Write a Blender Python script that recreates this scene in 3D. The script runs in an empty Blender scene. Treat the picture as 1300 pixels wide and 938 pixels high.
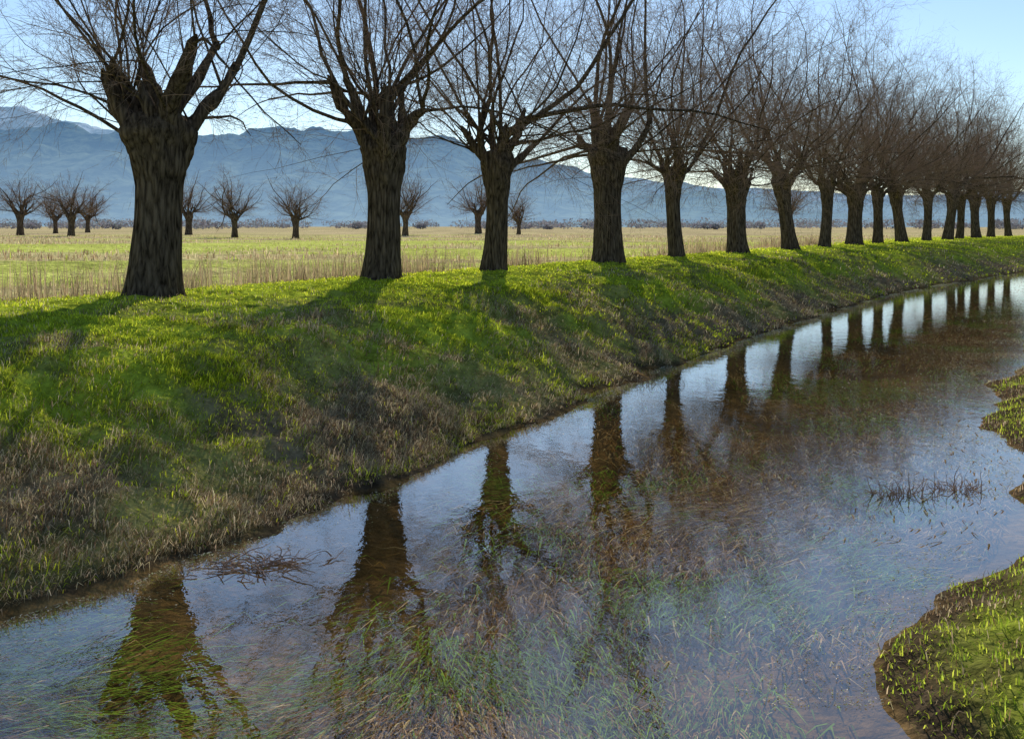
import bpy, math, numpy as np
from mathutils import Vector
rng=np.random.default_rng(7)
F=1300.0; CAMZ=2.35; HY=287.0
scene=bpy.context.scene
scene.view_settings.view_transform='Standard'
try: scene.view_settings.look='None'
except Exception: pass
scene.view_settings.exposure=0; scene.view_settings.gamma=1

# ---------------- noise ----------------
def _h(i,j,s):
    v=np.sin(i*127.1+j*311.7+s*74.7)*43758.5453
    return v-np.floor(v)
def vn(x,y,s=0):
    xi=np.floor(x); yi=np.floor(y); fx=x-xi; fy=y-yi
    fx=fx*fx*(3-2*fx); fy=fy*fy*(3-2*fy)
    return (_h(xi,yi,s)*(1-fx)+_h(xi+1,yi,s)*fx)*(1-fy)+(_h(xi,yi+1,s)*(1-fx)+_h(xi+1,yi+1,s)*fx)*fy
def fbm(x,y,o=4,s=0):
    a=0.5; t=0; n=0
    for k in range(o):
        t=t+a*vn(x*2**k+k*17.3,y*2**k-k*9.1,s+k); n+=a; a*=.5
    return t/n
def ss(a,b,x):
    t=np.clip((x-a)/(b-a),0,1); return t*t*(3-2*t)

# ---------------- mesh helper ----------------
def mk_mesh(name,V,Q=None,T=None,col=None,mats=(),mi=None,smooth=True):
    me=bpy.data.meshes.new(name)
    Q=np.zeros((0,4),np.int32) if Q is None else Q.astype(np.int32)
    T=np.zeros((0,3),np.int32) if T is None else T.astype(np.int32)
    me.vertices.add(len(V)); me.vertices.foreach_set('co',V.astype(np.float32).ravel())
    loops=np.concatenate([Q.ravel(),T.ravel()])
    me.loops.add(len(loops)); me.loops.foreach_set('vertex_index',loops)
    n=len(Q)+len(T); me.polygons.add(n)
    ls=np.concatenate([np.arange(len(Q))*4,len(Q)*4+np.arange(len(T))*3]).astype(np.int32)
    me.polygons.foreach_set('loop_start',ls)
    if mi is not None: me.polygons.foreach_set('material_index',mi.astype(np.int32))
    me.polygons.foreach_set('use_smooth',np.full(n,smooth))
    me.update(calc_edges=True)
    if col is not None:
        a=me.color_attributes.new('Col','FLOAT_COLOR','POINT')
        c=np.ones((len(V),4),np.float32); c[:,:3]=col
        a.data.foreach_set('color',c.ravel())
    for m in mats: me.materials.append(m)
    return me
def add_obj(name,me,loc=(0,0,0),rz=0,sc=1):
    o=bpy.data.objects.new(name,me); scene.collection.objects.link(o)
    o.location=loc; o.rotation_euler=(0,0,rz); o.scale=(sc,sc,sc) if np.isscalar(sc) else sc
    return o

# ---------------- layout ----------------
pts=np.array([(0,790),(160,742),(300,680),(490,610),(640,550),(790,490),(850,462),(920,440),(1040,400),(1110,378),(1200,360),(1300,345)],float)
Ly=F*CAMZ/(pts[:,1]-HY); Lx=(pts[:,0]-650)/F*Ly
Ly=np.concatenate([[-60,0],Ly,[90,200,5000]]); Lx=np.concatenate([[-28,-5.2],Lx,[61,190,5600]])
pts=np.array([(1130,938),(1155,850),(1195,765),(1260,700),(1285,640),(1298,570),(1275,520),(1295,470)],float)
Ry=F*CAMZ/(pts[:,1]-HY); Rx=(pts[:,0]-650)/F*Ry
Ry=np.concatenate([[-60,0],Ry,[27,42,53,90,200,5000]]); Rx=np.concatenate([[-22,-.9],Rx,[14.3,24.5,33.5,68,197,5620]])
tx=np.array([197,485,625,770,858,937,1003,1047,1085,1113,1145,1177,1203,1218,1240,1257,1280])
td=np.array([14.7,19.3,22.8,28.1,32.7,38.2,44.0,49,55,60,65,70,76,80,86,92,99])
tX=(tx-650)/F*td
Ty=np.concatenate([[-60,0],td,[200,5000]]); Tx=np.concatenate([[-48,-13.6],np.polyval(np.polyfit(td,tX,2),td),[155,5500]])
def Lf(y): return np.interp(y,Ly,Lx)
def Rf(y): return np.interp(y,Ry,Rx)
def Tf(y): return np.interp(y,Ty,Tx)
def ufun(X,Y):
    w=(fbm(X*.9,Y*.9,4,3)-.5)*1.1
    return (Lf(Y)-X+w)/(Lf(Y)-Tf(Y))
def vfun(X,Y):
    w=(fbm(X*.8,Y*.8,5,9)-.5)*1.7
    return (X-Rf(Y)+w)*.86
pu=np.array([-1,-.25,-.1,-.03,0,.06,.14,.25,.42,.52,.66,.85,1,1.25,1.6,3]); 
pz=np.array([-.24,-.20,-.13,-.05,0.01,.10,.26,.52,.98,1.13,1.24,1.32,1.36,1.28,1.15,1.12])
pv=np.array([-3,-1.0,-.3,0,.25,.8,2,4,8,30]); pvz=np.array([-.24,-.12,-.05,0.0,.07,.15,.36,.75,1.1,1.1])
def hgt(X,Y):
    u=ufun(X,Y); v=vfun(X,Y)
    zl=np.interp(u,pu,pz); zr=np.interp(v,pv,pvz)
    z=np.where(u>0,zl,np.where(v>-.0,zr,np.maximum(zl,zr)))
    slope=np.exp(-((u-.33)/.28)**2)
    near=np.exp(-np.maximum(Y-30,0)/40)
    z=z+(fbm(X*1.3,Y*1.3,4,21)-.5)*.48*slope*near
    z=z+(fbm(X*4,Y*4,3,5)-.5)*.15*near*(u>-.0)*np.clip(u*8,0,1)
    z=z+(fbm(X*4,Y*4,3,6)-.5)*.18*np.clip(v*2,0,1)*near*(v>0)
    z=z+(fbm(X*.05,Y*.05,3,8)-.5)*.25*ss(1.6,4,u)
    return z

# ---------------- materials ----------------
def new_mat(n):
    m=bpy.data.materials.new(n); m.use_nodes=True
    nt=m.node_tree; nt.nodes.clear(); return m,nt,nt.nodes,nt.links
def attr_mat(n,transl=0.0,noise=True,bump=0.0,nscale=3.0):
    m,nt,N,L=new_mat(n)
    out=N.new('ShaderNodeOutputMaterial'); at=N.new('ShaderNodeAttribute'); at.attribute_name='Col'
    col=at.outputs['Color']
    geo=N.new('ShaderNodeNewGeometry')
    if noise:
        no=N.new('ShaderNodeTexNoise'); no.inputs['Scale'].default_value=nscale; no.inputs['Detail'].default_value=9
        no.inputs['Roughness'].default_value=.85
        L.new(geo.outputs['Position'],no.inputs['Vector'])
        mr=N.new('ShaderNodeMapRange'); mr.inputs['From Min'].default_value=.34; mr.inputs['From Max'].default_value=.66
        mr.inputs['To Min'].default_value=.25; mr.inputs['To Max'].default_value=1.65
        L.new(no.outputs[0],mr.inputs['Value'])
        mx=N.new('ShaderNodeVectorMath'); mx.operation='MULTIPLY'
        L.new(col,mx.inputs[0]); L.new(mr.outputs[0],mx.inputs[1]); col=mx.outputs[0]
    p=N.new('ShaderNodeBsdfDiffuse'); L.new(col,p.inputs['Color'])
    if bump:
        b=N.new('ShaderNodeBump'); b.inputs['Strength'].default_value=bump; b.inputs['Distance'].default_value=.05
        n2=N.new('ShaderNodeTexNoise'); n2.inputs['Scale'].default_value=14; n2.inputs['Detail'].default_value=6
        L.new(geo.outputs['Position'],n2.inputs['Vector']); L.new(n2.outputs[0],b.inputs['Height']); L.new(b.outputs[0],p.inputs['Normal'])
    sh=p.outputs[0]
    if transl>0:
        t=N.new('ShaderNodeBsdfTranslucent'); L.new(col,t.inputs['Color'])
        mi=N.new('ShaderNodeMixShader'); mi.inputs[0].default_value=transl
        L.new(sh,mi.inputs[1]); L.new(t.outputs[0],mi.inputs[2]); sh=mi.outputs[0]
    L.new(sh,out.inputs[0]); return m
M_ground=attr_mat('ground_soil_grass',bump=.9)
M_grass=attr_mat('grass_blades',transl=.6,noise=False)
M_weed=attr_mat('water_weed',transl=.3,noise=False)

def bark_mat(name,c1,c2,bump):
    m,nt,N,L=new_mat(name)
    out=N.new('ShaderNodeOutputMaterial')
    p=N.new('ShaderNodeBsdfDiffuse')
    if bump:
        tc=N.new('ShaderNodeTexCoord'); mp=N.new('ShaderNodeMapping')
        mp.inputs['Scale'].default_value=(9,9,1.5); L.new(tc.outputs['Object'],mp.inputs[0])
        no=N.new('ShaderNodeTexNoise'); no.inputs['Scale'].default_value=2.2; no.inputs['Detail'].default_value=8; no.inputs['Roughness'].default_value=.65
        L.new(mp.outputs[0],no.inputs['Vector'])
        vo=N.new('ShaderNodeTexVoronoi'); vo.feature='DISTANCE_TO_EDGE'; vo.inputs['Scale'].default_value=1.6
        L.new(mp.outputs[0],vo.inputs['Vector'])
        ad=N.new('ShaderNodeMath'); ad.operation='MULTIPLY_ADD'; ad.inputs[1].default_value=.7
        L.new(vo.outputs['Distance'],ad.inputs[0]); L.new(no.outputs[0],ad.inputs[2])
        cr=N.new('ShaderNodeValToRGB'); e=cr.color_ramp.elements
        e[0].position=.38; e[0].color=(*c1,1); e[1].position=.80; e[1].color=(*c2,1)
        L.new(ad.outputs[0],cr.inputs[0]); L.new(cr.outputs[0],p.inputs['Color'])
        b=N.new('ShaderNodeBump'); b.inputs['Strength'].default_value=1; b.inputs['Distance'].default_value=bump
        L.new(ad.outputs[0],b.inputs['Height']); L.new(b.outputs[0],p.inputs['Normal'])
    else: p.inputs['Color'].default_value=(*c2,1)
    L.new(p.outputs[0],out.inputs[0]); return m
M_bark=bark_mat('bark',(.022,.016,.011),(.18,.135,.095),.06)
M_twig=bark_mat('twig_bark',None,(.31,.205,.145),0)

# water: transparent / mirror mix by angle (two sided)
m,nt,N,L=new_mat('stream_water'); M_water=m
out=N.new('ShaderNodeOutputMaterial'); geo=N.new('ShaderNodeNewGeometry')
mp=N.new('ShaderNodeMapping'); mp.inputs['Rotation'].default_value=(0,0,math.radians(30)); mp.inputs['Scale'].default_value=(1,.6,1)
L.new(geo.outputs['Position'],mp.inputs[0])
n1=N.new('ShaderNodeTexNoise'); n1.inputs['Scale'].default_value=4.5; n1.inputs['Detail'].default_value=4; n1.inputs['Roughness'].default_value=.6
L.new(mp.outputs[0],n1.inputs['Vector'])
b=N.new('ShaderNodeBump'); b.inputs['Strength'].default_value=.3; b.inputs['Distance'].default_value=.0075
L.new(n1.outputs[0],b.inputs['Height'])
dt=N.new('ShaderNodeVectorMath'); dt.operation='DOT_PRODUCT'; L.new(b.outputs[0],dt.inputs[0]); L.new(geo.outputs['Incoming'],dt.inputs[1])
def M(op,a,b_=None):
    x=N.new('ShaderNodeMath'); x.operation=op
    for k,vv in enumerate((a,b_)):
        if vv is None: continue
        if isinstance(vv,(int,float)): x.inputs[k].default_value=vv
        else: L.new(vv,x.inputs[k])
    return x.outputs[0]
om=M('SUBTRACT',1.0,M('ABSOLUTE',dt.outputs['Value']))
fac=M('ADD',M('MULTIPLY',M('POWER',M('MAXIMUM',om,0.0),2.7),.95),.03)
gl=N.new('ShaderNodeBsdfGlossy'); gl.inputs['Roughness'].default_value=.006; L.new(b.outputs[0],gl.inputs['Normal'])
tr=N.new('ShaderNodeBsdfTransparent'); tr.inputs['Color'].default_value=(.96,.92,.82,1)
mi=N.new('ShaderNodeMixShader'); L.new(fac,mi.inputs[0]); L.new(tr.outputs[0],mi.inputs[1]); L.new(gl.outputs[0],mi.inputs[2])
L.new(mi.outputs[0],out.inputs[0])

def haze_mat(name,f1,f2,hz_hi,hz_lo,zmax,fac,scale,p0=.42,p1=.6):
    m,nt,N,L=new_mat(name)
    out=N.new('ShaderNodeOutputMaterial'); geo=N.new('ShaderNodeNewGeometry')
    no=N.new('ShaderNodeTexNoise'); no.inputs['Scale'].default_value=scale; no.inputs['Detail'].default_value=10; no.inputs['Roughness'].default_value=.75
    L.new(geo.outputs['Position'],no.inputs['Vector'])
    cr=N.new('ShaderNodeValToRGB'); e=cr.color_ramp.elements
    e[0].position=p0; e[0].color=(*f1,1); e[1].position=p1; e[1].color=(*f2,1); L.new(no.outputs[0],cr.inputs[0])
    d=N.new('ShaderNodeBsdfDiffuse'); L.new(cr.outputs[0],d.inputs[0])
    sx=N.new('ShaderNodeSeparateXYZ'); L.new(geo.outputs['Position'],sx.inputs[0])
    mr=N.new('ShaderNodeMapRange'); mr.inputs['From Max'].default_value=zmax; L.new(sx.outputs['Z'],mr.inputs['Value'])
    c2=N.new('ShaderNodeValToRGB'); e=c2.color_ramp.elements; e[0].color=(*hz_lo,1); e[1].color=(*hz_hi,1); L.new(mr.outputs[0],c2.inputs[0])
    em=N.new('ShaderNodeEmission'); L.new(c2.outputs[0],em.inputs[0])  # blue distance haze painted into the surface as a glow, ramped by height
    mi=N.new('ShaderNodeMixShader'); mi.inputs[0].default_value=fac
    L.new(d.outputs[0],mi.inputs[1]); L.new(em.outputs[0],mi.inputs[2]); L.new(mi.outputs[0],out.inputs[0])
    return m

# ---------------- terrain ----------------
def geom(a,b,n): return np.geomspace(a,b,n)
gx=np.concatenate([-geom(60,4500,40)[::-1],np.arange(-59,-14,.7),np.arange(-14,20,.10),np.arange(20,80,.5),geom(81,6000,40)])
gy=np.concatenate([-geom(1,60,20)[::-1],np.arange(-.5,3,.5),np.arange(3,36,.10),np.arange(36,130,.5),geom(131,7000,50)])
XX,YY=np.meshgrid(gx,gy); 
Z=hgt(XX,YY)
nx=len(gx); ny=len(gy)
idx=np.arange(nx*ny).reshape(ny,nx)
Q=np.stack([idx[:-1,:-1],idx[:-1,1:],idx[1:,1:],idx[1:,:-1]],-1).reshape(-1,4)
def C(*c): return np.array(c,float)
def fieldmix(X,Y): return ss(.42,.58,fbm(X*.07,Y*.16,5,33))
def ground_col(X,Y):
    u=ufun(X,Y); v=vfun(X,Y)
    n=fbm(X*.8,Y*.8,4,31)[...,None]; dist=np.hypot(X,Y)[...,None]
    green=C(.31,.37,.035); dry=C(.22,.165,.09); mud=C(.07,.05,.03); bed=C(.17,.105,.040)
    fieldg=C(.50,.53,.12); fieldd=C(.50,.40,.22)
    U=u[...,None]; Vv=v[...,None]
    base=green+(dry-green)*np.clip(ss(.56,.40,n)*.55*ss(.95,.6,U)+ss(.40,.10,U)*.7,0,1)
    base=base+(mud-base)*ss(.07,.0,U)
    ff=np.clip(fieldmix(X,Y)[...,None]*.75+ss(60,200,dist)*.9,0,1)
    fld=fieldg+(fieldd-fieldg)*ff
    fld=fld*(.65+.7*fbm(X*.3,Y*.6,4,35)[...,None])
    base=base+(fld-base)*ss(1.1,1.5,U)
    rb=mud+(green*.9-mud)*ss(.25,1.1,Vv)*ss(.38,.54,n)
    n3=fbm(X*2.2,Y*2.2,4,37)[...,None]
    base=np.where(U<0,np.where(Vv>0,rb,bed*(.15+.9*n+.9*n3)),base)
    return base
col=ground_col(XX,YY).reshape(-1,3)
V=np.stack([XX.ravel(),YY.ravel(),Z.ravel()],1)
add_obj('ground',mk_mesh('ground',V,Q,col=col,mats=[M_ground]))

wy=np.concatenate([np.arange(-60,130,1.0)]); 
wl=Lf(wy)-3.0; wr=Rf(wy)+3.0
V=np.concatenate([np.stack([wl,wy,0*wy],1),np.stack([wr,wy,0*wy],1)]); n=len(wy); i=np.arange(n-1)
add_obj('stream_water',mk_mesh('stream_water',V,np.stack([i,i+n,i+n+1,i+1],1),mats=[M_water]))

# ---------------- blades ----------------
def blades(P,Ln,W,yaw,lean,col,droop=1.0):
    n=len(P); up=np.zeros((n,3)); up[:,2]=1
    d=np.stack([np.cos(yaw),np.sin(yaw),0*yaw],1); w=np.stack([-np.sin(yaw),np.cos(yaw),0*yaw],1)*(W/2)[:,None]
    a1=(lean*.5)[:,None]; a2=(lean*(1+.5*droop))[:,None]; Lc=Ln[:,None]
    mid=P+up*Lc*.55*np.cos(a1)+d*Lc*.55*np.sin(a1)
    tip=mid+up*Lc*.45*np.cos(a2)+d*Lc*.45*np.sin(a2)
    V=np.stack([P-w,P+w,mid+w*.8,mid-w*.8,tip],1).reshape(-1,3)
    b=np.arange(n)[:,None]*5
    c=np.repeat(col,5,axis=0)
    return V,b+np.array([0,1,2,3]),b+np.array([3,2,4]),c
class Acc:
    def __init__(s): s.V=[];s.Q=[];s.T=[];s.C=[];s.n=0
    def add(s,r):
        V,Q,T,c=r; s.V.append(V);s.Q.append(Q+s.n);s.T.append(T+s.n);s.C.append(c);s.n+=len(V)
    def mesh(s,name,mat): return mk_mesh(name,np.concatenate(s.V),np.concatenate(s.Q),np.concatenate(s.T),np.concatenate(s.C),[mat],smooth=False)
def infrustum(X,Y,m=1.08): return (np.abs(X)<(Y*.5+1.5)*m)&(Y>2)
def jit(c,n,a=.25): return c*(1+rng.uniform(-a,a,(n,1)))*(1+rng.uniform(-.08,.08,(n,3)))

def bank_grass(acc,y0,y1,n,Lm,Wm):
    Y=rng.uniform(y0,y1,n); u=rng.uniform(-.01,1.45,n)
    X=Lf(Y)-u*(Lf(Y)-Tf(Y)); k=infrustum(X,Y); X=X[k];Y=Y[k]
    u=ufun(X,Y); k=(u>.005); X=X[k];Y=Y[k];u=u[k]
    cl=fbm(X*2.6,Y*2.6,3,41); big=fbm(X*.7,Y*.7,4,42)
    k=rng.uniform(0,1,len(X))<np.clip(.5+2.6*(cl-.4),.42,1); X=X[k];Y=Y[k];u=u[k];cl=cl[k];big=big[k]; n=len(X)
    pd=np.clip(.12+.85*ss(.52,.10,u)+(big-.5)*2.8*ss(1.0,.55,u)+ (cl-.5)*.6-.25*ss(12,25,Y)+.15*ss(10,6,Y),.03,.95)
    dry=rng.uniform(0,1,n)<pd
    Z=hgt(X,Y)-.01
    Ln=Lm*rng.uniform(.35,1.2,n)*(.2+1.6*cl)*np.where(dry,1.4,1)*(1-.5*ss(.4,.75,u))
    W=Wm*rng.uniform(.6,1.2,n)*np.where(dry,.7,1)
    sl=ss(.75,.3,u); base=math.radians(-30)
    yaw=np.where(rng.uniform(0,1,n)<sl*.8,base+rng.normal(0,.8,n),rng.uniform(0,6.283,n))
    lean=rng.uniform(.3,1.3,n)+sl*rng.uniform(0,1.0,n)*np.where(dry,1.6,.8)
    g=jit(C(.34,.42,.025),n,.4); g2=jit(C(.72,.76,.06),n,.3); d1=jit(C(.62,.50,.31),n,.35); d2=jit(C(.26,.17,.09),n,.4)
    col=np.where((rng.uniform(0,1,n)<.6+(big-.5))[:,None],g2,g)
    col=np.where(dry[:,None],np.where((rng.uniform(0,1,n)<.4)[:,None],d2,d1),col)
    acc.add(blades(np.stack([X,Y,Z],1),Ln,W,yaw,lean,col))
A=Acc()
bank_grass(A,4.5,12,190000,.11,.008)
bank_grass(A,10,20,105000,.11,.012)
bank_grass(A,18,36,70000,.12,.022)
bank_grass(A,34,110,45000,.15,.05)
add_obj('bank_grass',A.mesh('bank_grass',M_grass))

A=Acc(); n=100000
Y=rng.uniform(3.5,22,n); v=rng.uniform(-.6,4,n); X=Rf(Y)+v/.86
k=(np.abs(X)<Y*.5+1.0); X=X[k];Y=Y[k]; v=vfun(X,Y); u=ufun(X,Y); k=(v>.02)&(u<0); X=X[k];Y=Y[k];v=v[k]; n=len(X)
g=fbm(X*1.3,Y*1.3,3,55); dry=rng.uniform(0,1,n)<np.clip(.92-ss(.38,.52,g)*.75-ss(.4,1.4,v)*.12,.12,.98)
Z=hgt(X,Y)-.01
Ln=rng.uniform(.03,.09,n)*(.4+g)*np.where(dry,1.4,1); W=rng.uniform(.004,.009,n)
yaw=rng.uniform(0,6.283,n); lean=rng.uniform(.4,1.6,n)
col=np.where(dry[:,None],np.where((rng.uniform(0,1,n)<.5)[:,None],jit(C(.24,.15,.075),n,.6),jit(C(.50,.39,.24),n,.4)),np.where((rng.uniform(0,1,n)<.55)[:,None],jit(C(.66,.72,.08),n),jit(C(.32,.43,.035),n)))
A.add(blades(np.stack([X,Y,Z],1),Ln,W,yaw,lean,col))
add_obj('stream_edge_grass',A.mesh('edge_grass',M_grass))

A=Acc()
def field(y0,y1,n,Lm,Wm):
    Y=rng.uniform(y0,y1,n); X=rng.uniform(-1,1,n)*(Y*.5+2)*1.05
    u=ufun(X,Y); k=u>1.25; X=X[k];Y=Y[k];u=u[k];n=len(X)
    cl=fbm(X*.35,Y*.6,4,61); fm_=fieldmix(X,Y); k=rng.uniform(0,1,n)<np.clip((cl-.38)*3.0+fm_*.4-.1,.03,1); X=X[k];Y=Y[k];u=u[k];cl=cl[k];fm_=fm_[k];n=len(X)
    dry=rng.uniform(0,1,n)<np.clip(.05+fm_*.65+Y/150,0,.95)
    Ln=Lm*rng.uniform(.3,1.4,n)*(.15+1.0*cl)*(.5+.8*fm_)
    col=np.where(dry[:,None],np.where((rng.uniform(0,1,n)<.35)[:,None],jit(C(.33,.24,.13),n,.3),jit(C(.56,.45,.27),n,.3)),jit(C(.42,.48,.09),n,.3))
    A.add(blades(np.stack([X,Y,hgt(X,Y)-.01],1),Ln,Wm*rng.uniform(.6,1.3,n),rng.uniform(0,6.283,n),rng.uniform(.05,.9,n),col))
field(9,40,60000,.12,.016); field(35,130,45000,.26,.05); 
add_obj('field_grass',A.mesh('field_grass',M_grass))
A=Acc(); n=13000
Y=rng.uniform(9,60,n); u=1.28+rng.exponential(.16,n); X=Lf(Y)-u*(Lf(Y)-Tf(Y)); 
k=infrustum(X,Y)&(fbm(X*.5,Y*.5,3,71)>.52); X=X[k];Y=Y[k];n=len(X)
A.add(blades(np.stack([X,Y,hgt(X,Y)-.02],1),rng.uniform(.15,.8,n),.006+.0003*Y,rng.uniform(0,6.28,n),rng.uniform(0,.6,n),jit(C(.38,.29,.17),n,.45)))
add_obj('tall_dry_grass',A.mesh('tall_dry_grass',M_grass))

A=Acc(); n=115000
Y=4.5+rng.uniform(0,1,n)**1.7*45; t=rng.uniform(0,1,n); X=Lf(Y)+t*(Rf(Y)-Lf(Y))
k=infrustum(X,Y); X=X[k];Y=Y[k];t=t[k];n=len(X)
fl=fbm(X*.55+Y*.1,Y*.35,4,81); k=rng.uniform(0,1,n)<np.clip((fl-.42)*4+.9*ss(.15,.6,t)-.1,.03,1); X=X[k];Y=Y[k];t=t[k];fl=fl[k];n=len(X)
Zr=-rng.uniform(.015,.11,n)
emer=rng.uniform(0,1,n)<.035*ss(.3,.7,t)*ss(.45,.6,fl)+.001
Zr=np.where(emer,-.004,Zr)
Ln=rng.uniform(.10,.45,n); yaw=math.radians(-120)+(fbm(X*.6,Y*.6,3,87)-.5)*2.2+rng.normal(0,.28,n)
lean=np.where(emer,rng.uniform(1.50,1.58,n),rng.uniform(1.45,1.62,n))
P=np.stack([X,Y,Zr],1)
mixg=rng.uniform(0,1,n)<np.clip((fbm(X*.9,Y*.9,3,85)-.5)*3.5+.36,.05,.9)
col=np.where(mixg[:,None],jit(C(.25,.38,.045),n,.5),np.where((rng.uniform(0,1,n)<.65)[:,None],jit(C(.33,.19,.06),n,.5),jit(C(.64,.48,.23),n,.45)))
col=np.where(emer[:,None],jit(C(.3,.22,.12),n,.5),col)
Wd=(.005+.0007*Y)*rng.uniform(.6,1.4,n)
V,Qq,T,c=blades(P,np.where(emer,Ln*.5,Ln),Wd,yaw,lean,col,droop=0)
V=V.copy(); em5=np.repeat(emer,5); V[~em5,2]=np.minimum(V[~em5,2],-.012)
V[em5,2]=np.clip(V[em5,2],.003,.012)
A.add((V,Qq,T,c))
add_obj('water_weed',A.mesh('water_weed',M_weed))

n=38000
Y=5+rng.uniform(0,1,n)**1.3*45; side=rng.uniform(0,1,n)<.45
off=rng.exponential(.16,n); X=np.where(side,Lf(Y)+off*1.3,Rf(Y)-off*4.0)
k=infrustum(X,Y); X=X[k];Y=Y[k];n=len(X)
u=ufun(X,Y);v=vfun(X,Y); g=fbm(X*1.2,Y*1.2,3,91); k=(u<.01)&(v<.02)&(g>.48); X=X[k];Y=Y[k];n=len(X)
s=(.004+.0007*Y)*rng.uniform(.4,1.5,n); a=rng.uniform(0,6.28,n)
c_=np.cos(a)*s; s_=np.sin(a)*s; zz=np.full(n,.004)+rng.uniform(0,.008,n)
V=np.stack([np.stack([X+c_,Y+s_,zz],1),np.stack([X-s_*.4,Y+c_*.4,zz],1),np.stack([X-c_,Y-s_,zz+.003],1),np.stack([X+s_*.4,Y-c_*.4,zz],1)],1).reshape(-1,3)
col=np.where((rng.uniform(0,1,n)<.5)[:,None],jit(C(.38,.40,.18),n,.5),jit(C(.62,.56,.42),n,.5))
add_obj('floating_debris',mk_mesh('floating_debris',V,np.arange(n*4).reshape(-1,4),col=np.repeat(col,4,0),mats=[M_weed],smooth=False))

# ---------------- trees ----------------
def norm(a): return a/np.maximum(np.linalg.norm(a,axis=-1,keepdims=True),1e-9)
def grow(r,P0,D0,Ln,S,wig,up):
    N_=len(P0); P=np.zeros((N_,S,3)); P[:,0]=P0; D=norm(D0); up=np.broadcast_to(up,(N_,)) if np.ndim(up)<2 else up
    for k in range(1,S):
        D=D+r.normal(0,wig,(N_,3)); D[:,2]+=up/S; D=norm(D); P[:,k]=P[:,k-1]+D*(Ln/(S-1))[:,None]
    return P
def tubes(r,P,R,sides):
    N_,S,_=P.shape; T=norm(np.gradient(P,axis=1)); A_=P[:,-1]-P[:,0]
    ref=norm(np.cross(A_,r.normal(0,1,(N_,3))))[:,None,:]; U=norm(ref-T*(T*ref).sum(-1,keepdims=True)); W=np.cross(T,U)
    a=np.arange(sides)/sides*2*np.pi
    V=P[:,:,None,:]+R[:,:,None,None]*(U[:,:,None,:]*np.cos(a)[None,None,:,None]+W[:,:,None,:]*np.sin(a)[None,None,:,None])
    id_=np.arange(N_*S*sides).reshape(N_,S,sides); nx_=np.roll(id_,-1,axis=2)
    if sides==2: id_=id_[:,:,:1]; nx_=nx_[:,:,:1]
    Q=np.stack([id_[:,:-1],nx_[:,:-1],nx_[:,1:],id_[:,1:]],-1).reshape(-1,4)
    return V.reshape(-1,3),Q
def child(r,P,R,per,t0,t1,a0,a1):
    N_,S,_=P.shape; pi=np.repeat(np.arange(N_),per); n=len(pi); t=r.uniform(t0,t1,n); f=t*(S-1); i=np.minimum(f.astype(int),S-2); w=(f-i)[:,None]
    p=P[pi,i]*(1-w)+P[pi,i+1]*w; T=norm(P[pi,i+1]-P[pi,i]); rad=R[pi,i]*(1-w[:,0])+R[pi,i+1]*w[:,0]
    q=r.normal(0,1,(n,3)); q=norm(q-T*(T*q).sum(-1,keepdims=True)); an=r.uniform(a0,a1,n)[:,None]
    return pi,t,p,T*np.cos(an)+q*np.sin(an),rad
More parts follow.
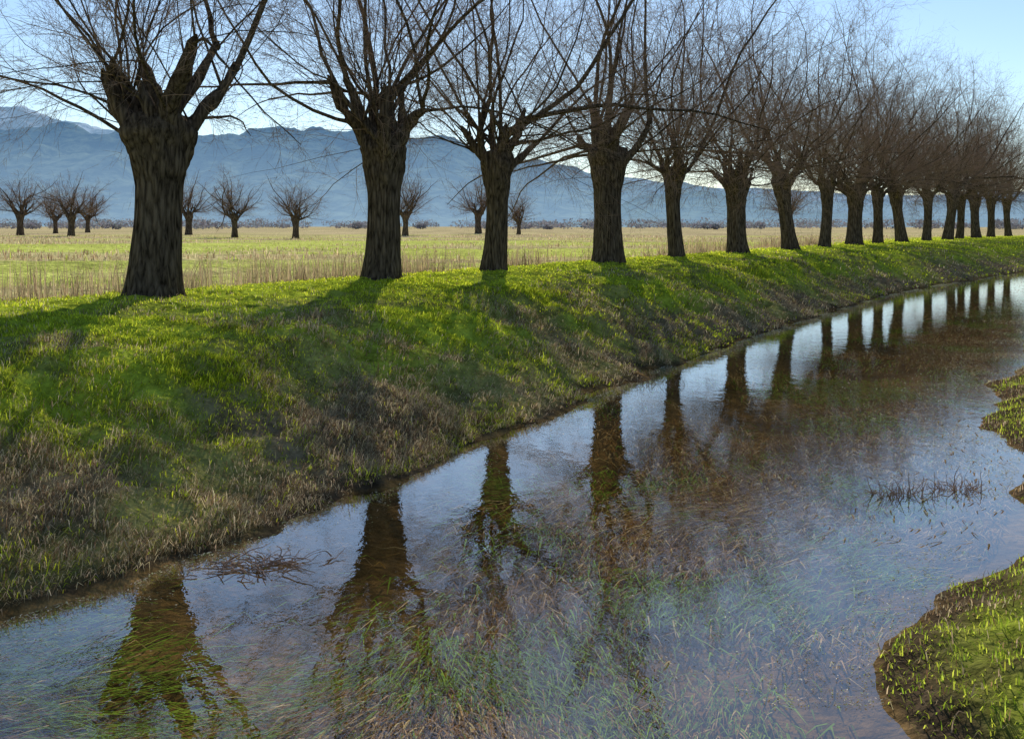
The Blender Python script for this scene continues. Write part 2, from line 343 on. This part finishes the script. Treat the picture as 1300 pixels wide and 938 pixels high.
def tree_mesh(name,seed,H,tr,CL,arms=8,shoots=8,sides_n=10,tw=10,tw2=2,thick=1.0,tws=1.0):
    r=np.random.default_rng(seed); VV=[];QQ=[];MI=[];n0=0
    H=H-.12; tr=tr*.84
    def put(V,Q,mi):
        nonlocal n0
        VV.append(V);QQ.append(Q+n0);MI.append(np.full(len(Q),mi));n0+=len(V)
    nz,na=40,48; z=np.linspace(-.35,H+.45,nz); a=np.arange(na)/na*2*np.pi
    zz,aa=np.meshgrid(z,a,indexing='ij')
    prof=np.interp(z,[-.35,0,.15,.5,H*.5,H*.72,H-.1,H+.15,H+.38,H+.45],[1.5,1.25,1.12,1.0,.90,.91,1.12,1.32,1.02,.25])*tr
    flute=.07*np.sin(aa*5+seed+zz*.6)*np.interp(zz,[-.3,.6,H-.4,H+.2],[1.6,.4,.4,1.6])
    rid=(fbm(np.cos(aa)*3+7+seed,np.sin(aa)*3+zz*.35,3,seed)-.5)*.28+(fbm(np.cos(aa)*9+7,np.sin(aa)*9+zz*.9,3,seed+3)-.5)*.22
    burl=(fbm(np.cos(aa)*1.5+3,np.sin(aa)*1.5+zz*2.2,4,seed+9)-.5)*.8*ss(H*.6,H,zz)
    rr=prof[:,None]*(1+flute+rid+burl)
    lx=r.normal(0,.03); ly=r.normal(0,.03)
    cx=lx*zz+.03*np.sin(zz*1.5+seed); cy=ly*zz+.03*np.cos(zz*1.2+seed)
    V=np.stack([rr*np.cos(aa)+cx,rr*np.sin(aa)+cy,zz],-1).reshape(-1,3)
    id_=np.arange(nz*na).reshape(nz,na); nx_=np.roll(id_,-1,1)
    put(V,np.stack([id_[:-1],nx_[:-1],nx_[1:],id_[1:]],-1).reshape(-1,4),0)
    top=np.array([lx*H,ly*H,H])
    az=np.arange(arms)/arms*2*np.pi+r.uniform(-.3,.3,arms); inc=r.uniform(.5,1.1,arms); inc[0]=.15
    D=np.stack([np.sin(inc)*np.cos(az),np.sin(inc)*np.sin(az),np.cos(inc)],1)
    P0=top+D*np.array([.45*tr,.45*tr,.1])+np.array([0,0,-.12])+np.stack([0*az,0*az,r.uniform(-.25,.2,arms)],1)
    LA=r.uniform(1.1,2.0,arms)*(.6+tr); S=12
    PA=grow(r,P0,D,LA,S,.14,.9); 
    ra=tr*r.uniform(.34,.52,arms)
    RA=ra[:,None]*np.interp(np.linspace(0,1,S),[0,.3,.75,.92,1],[1.35,.85,.55,.42,.12])[None]*(1+r.normal(0,.12,(arms,S)))
    V,Q=tubes(r,PA,RA,12); put(V,Q,0)
    pi,t,p,d,rad=child(r,PA,RA,shoots,.25,.98,.2,1.35)
    d=norm(d+np.array([0,0,.02])+r.normal(0,.15,d.shape)); ns=len(p)
    d[:,2]=np.where(d[:,2]<-.05,np.abs(d[:,2])*.5-.05,d[:,2]); d=norm(d)
    incl=np.arccos(np.clip(d[:,2],-1,1))
    LS=CL*r.uniform(.5,1.05,ns)*(1-.36*np.sin(np.minimum(incl,1.57)))
    PS=grow(r,p-d*.06,d,LS,12,.12,np.where(incl>.95,r.uniform(-.8,1.0,ns),.6))
    r0=LS/CL*(.013+.09*r.uniform(0,1,ns)**4)*thick
    RS=r0[:,None]*np.linspace(1,.13,12)[None]**.9; RS[:,0]*=1.4
    V,Q=tubes(r,PS,RS,5); put(V,Q,0)
    pi,t,p,d,rad=child(r,PS,RS,sides_n,.10,.97,.4,1.1)
    L2=LS[pi]*r.uniform(.16,.42,len(p))*(1.1-.6*t)
    P2=grow(r,p,d,L2,7,.14,r.uniform(-.7,.7,len(p))); R2=tws*np.minimum(rad*.6,.002+L2*.0032)[:,None]*np.linspace(1,.25,7)[None]
    V,Q=tubes(r,P2,R2,3); put(V,Q,1)
    pi,t,p,d,rad=child(r,P2,R2,tw,.1,1,.35,1.0)
    L3=np.clip(L2[pi]*r.uniform(.25,.6,len(p)),.15,1.1); P3=grow(r,p,d,L3,4,.17,r.uniform(-.5,.5,len(p)))
    R3=tws*np.minimum(rad*.9,.0028)[:,None]*np.linspace(1,.45,4)[None]; V,Q=tubes(r,P3,R3,2); put(V,Q,1)
    if tw2:
        pi,t,p,d,rad=child(r,P3,R3,tw2,.1,.95,.3,.9)
        L4=L3[pi]*r.uniform(.3,.7,len(p)); P4=grow(r,p,d,L4,2,.12,0.2)
        R4=tws*np.full((len(p),1),.0021)*np.linspace(1,.4,2)[None]; V,Q=tubes(r,P4,R4,2); put(V,Q,1)
    return mk_mesh(name,np.concatenate(VV),np.concatenate(QQ),mats=[M_bark,M_twig],mi=np.concatenate(MI))
specs=[(11,2.37,.42,7.5),(12,2.5,.40,8.5),(13,2.4,.31,8.5),(14,2.95,.46,9.5),(15,2.6,.28,9.5),(16,2.6,.43,10.5)]
meshes=[tree_mesh('pollard_tree_mesh',*s,tw2=2 if i<3 else 1,shoots=9 if i<4 else 11,tws=1.0 if i<4 else 1.5) for i,s in enumerate(specs)]
for i in range(len(tx)):
    X=tX[i];Y=td[i]
    if i<6: me=meshes[i]; sc=1; rz=0
    else:
        me=meshes[[2,4,5,4,2,4,2,4,2,4,4][i-6]]; sc=1.08+.02*(i-6); rz=rng.uniform(0,6.28)
        if me is meshes[2]: sc*=1.12
    z=float(hgt(np.array([X]),np.array([Y]))[0])
    add_obj('pollard_willow_tree',me,(X,Y,z-.05),rz,sc)
fm=[tree_mesh('field_tree_mesh',31,1.6,.24,4.0,8,13,7,7,0,.7,1.5),tree_mesh('field_tree_mesh',32,1.5,.20,3.8,8,13,7,7,0,.7,1.5)]
for j,(px,yb,sc) in enumerate([(25,300,1.05),(70,297,.8),(91,301,1.0),(112,296,.8),(240,299,1.0),(297,302,1.1),(375,303,1.0),(515,300,1.1),(607,297,1.0),(658,298,.75),(-60,300,1),(1000,291,.9)]):
    Y=F*(CAMZ-1.13)/(yb-HY-.5); Y=min(Y,190); X=(px-650)/F*Y; z=float(hgt(np.array([X]),np.array([Y]))[0])
    s=sc*1.45*Y/120
    add_obj('field_pollard_tree',fm[j%2],(X,Y,z-.05),rng.uniform(0,6.28),(s*1.25,s*1.25,s))

n=260; cx=rng.uniform(-1,1,n); Yc=rng.uniform(350,900,n); Xc=cx*Yc*.62; hc=rng.uniform(2.5,6.5,n)*Yc/600; wc=hc*rng.uniform(.8,2.5,n)
m_=140; P=rng.normal(0,1,(n,m_,3)); P=norm(P)*rng.uniform(.3,1,(n,m_,1))**.5
P=np.stack([Xc[:,None]+P[...,0]*wc[:,None],Yc[:,None]+P[...,1]*wc[:,None],1.1+(hc*.5)[:,None]*(1+P[...,2])],-1).reshape(-1,3)
nn=len(P); s=.28+rng.uniform(0,.4,nn); e1=norm(rng.normal(0,1,(nn,3)))*s[:,None]; e2=norm(rng.normal(0,1,(nn,3)))*s[:,None]
V=np.stack([P+e1,P+e2,P-e1-e2],1).reshape(-1,3)
col=np.repeat(jit(C(.26,.25,.27),nn,.3),3,0)
add_obj('distant_tree_line',mk_mesh('distant_tree_line',V,None,np.arange(nn*3).reshape(-1,3),col=col,mats=[M_weed],smooth=False))

def clump(name,px,py,seed,rad,hh,nb,flat=False):
    r=np.random.default_rng(seed); Y=F*CAMZ/(py-HY); X=(px-650)/F*Y
    P0=np.stack([r.normal(0,rad,nb),r.normal(0,rad*.5,nb),np.full(nb,-.05 if not flat else .01)],1)
    D=r.normal(0,1,(nb,3)); D[:,2]=np.abs(D[:,2])*(.15 if flat else 1.0); 
    P=grow(r,P0,D,r.uniform(.4,1,nb)*hh,6,.25,-.5 if not flat else 0)
    if flat: P[...,2]=np.clip(P[...,2],.004,.05)
    R=r.uniform(.002,.006,nb)[:,None]*np.linspace(1,.4,6)[None]; V,Q=tubes(r,P,R,4)
    add_obj(name,mk_mesh(name,V,Q,mats=[M_twig]),(X,Y,0))
clump('dead_branch',330,718,1,.22,.3,90,True)
clump('dead_reed_clump',1140,628,2,.14,.26,190)
clump('dead_reed_clump',1215,622,3,.12,.26,150)
clump('dead_reed_clump',825,487,4,.22,.3,110)

# ---------------- mountains ----------------
def mountain(name,prof,Y0,Y1,mat,rough,seed,rows=50):
    prof=np.array(prof,float); px=np.linspace(prof[0,0],prof[-1,0],700); s=(px-650)/F
    tY=np.linspace(0,1,rows)
    S_,T_=np.meshgrid(s,tY); Yg=Y0+(Y1-Y0)*T_; Xg=S_*Yg
    Hc=(HY-np.interp(px,prof[:,0],prof[:,1]))/F*(Y0+.75*(Y1-Y0)); Hc=np.broadcast_to(Hc,S_.shape)
    shape=np.interp(T_,[0,.12,.4,.75,1],[0,.12,.5,1,.7])
    nz_=fbm(Xg/(Y1*.05),Yg/(Y1*.09),6,seed)-.5
    Zg=Hc*shape*(1+nz_*rough*(1.4-shape))+Hc*nz_*rough*.3*shape
    V=np.stack([Xg.ravel(),Yg.ravel(),Zg.ravel()+1.0],1); n=len(px); id_=np.arange(rows*n).reshape(rows,n)
    add_obj(name,mk_mesh(name,V,np.stack([id_[:-1,:-1],id_[:-1,1:],id_[1:,1:],id_[1:,:-1]],-1).reshape(-1,4),mats=[mat]))
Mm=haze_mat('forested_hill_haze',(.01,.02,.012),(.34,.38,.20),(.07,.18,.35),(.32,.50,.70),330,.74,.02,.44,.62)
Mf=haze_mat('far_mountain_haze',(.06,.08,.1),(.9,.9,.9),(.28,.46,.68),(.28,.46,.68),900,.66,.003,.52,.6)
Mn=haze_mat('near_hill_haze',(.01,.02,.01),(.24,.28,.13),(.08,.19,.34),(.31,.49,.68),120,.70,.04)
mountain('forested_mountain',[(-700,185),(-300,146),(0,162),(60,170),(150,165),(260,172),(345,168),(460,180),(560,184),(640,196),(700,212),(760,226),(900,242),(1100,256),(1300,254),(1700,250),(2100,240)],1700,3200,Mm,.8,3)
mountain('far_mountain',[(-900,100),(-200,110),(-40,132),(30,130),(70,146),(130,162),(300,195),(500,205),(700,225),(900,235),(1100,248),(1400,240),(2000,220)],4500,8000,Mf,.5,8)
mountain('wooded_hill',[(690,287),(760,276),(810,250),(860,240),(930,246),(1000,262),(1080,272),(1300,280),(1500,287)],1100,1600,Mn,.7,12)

# ---------------- light ----------------
AZ=math.radians(1); EL=math.radians(33)
S=Vector((math.sin(AZ)*math.cos(EL),math.cos(AZ)*math.cos(EL),math.sin(EL)))
ld=bpy.data.lights.new('sun','SUN'); ld.energy=5; ld.angle=math.radians(.5); ld.color=(1,.95,.84)
lo=bpy.data.objects.new('sun',ld); scene.collection.objects.link(lo); lo.rotation_euler=S.to_track_quat('Z','Y').to_euler()
w=bpy.data.worlds.new('World'); scene.world=w; w.use_nodes=True; N=w.node_tree.nodes; L=w.node_tree.links
bg=N['Background']; sk=N.new('ShaderNodeTexSky'); sk.sky_type='NISHITA'; sk.sun_disc=False; sk.sun_elevation=EL; sk.sun_rotation=AZ
sk.air_density=1.0; sk.dust_density=0.15; sk.ozone_density=3.0; sk.altitude=200
L.new(sk.outputs[0],bg.inputs[0]); bg.inputs[1].default_value=.132

cd=bpy.data.cameras.new('camera'); co=bpy.data.objects.new('camera',cd); scene.collection.objects.link(co)
co.location=(0,0,CAMZ); co.rotation_euler=(math.radians(90),0,0); cd.sensor_width=36; cd.lens=36
cd.shift_y=-(469-HY)/1300; cd.clip_end=20000; cd.clip_start=.05
scene.camera=co
print('polys',sum(len(o.data.polygons) for o in scene.objects if o.type=='MESH'))
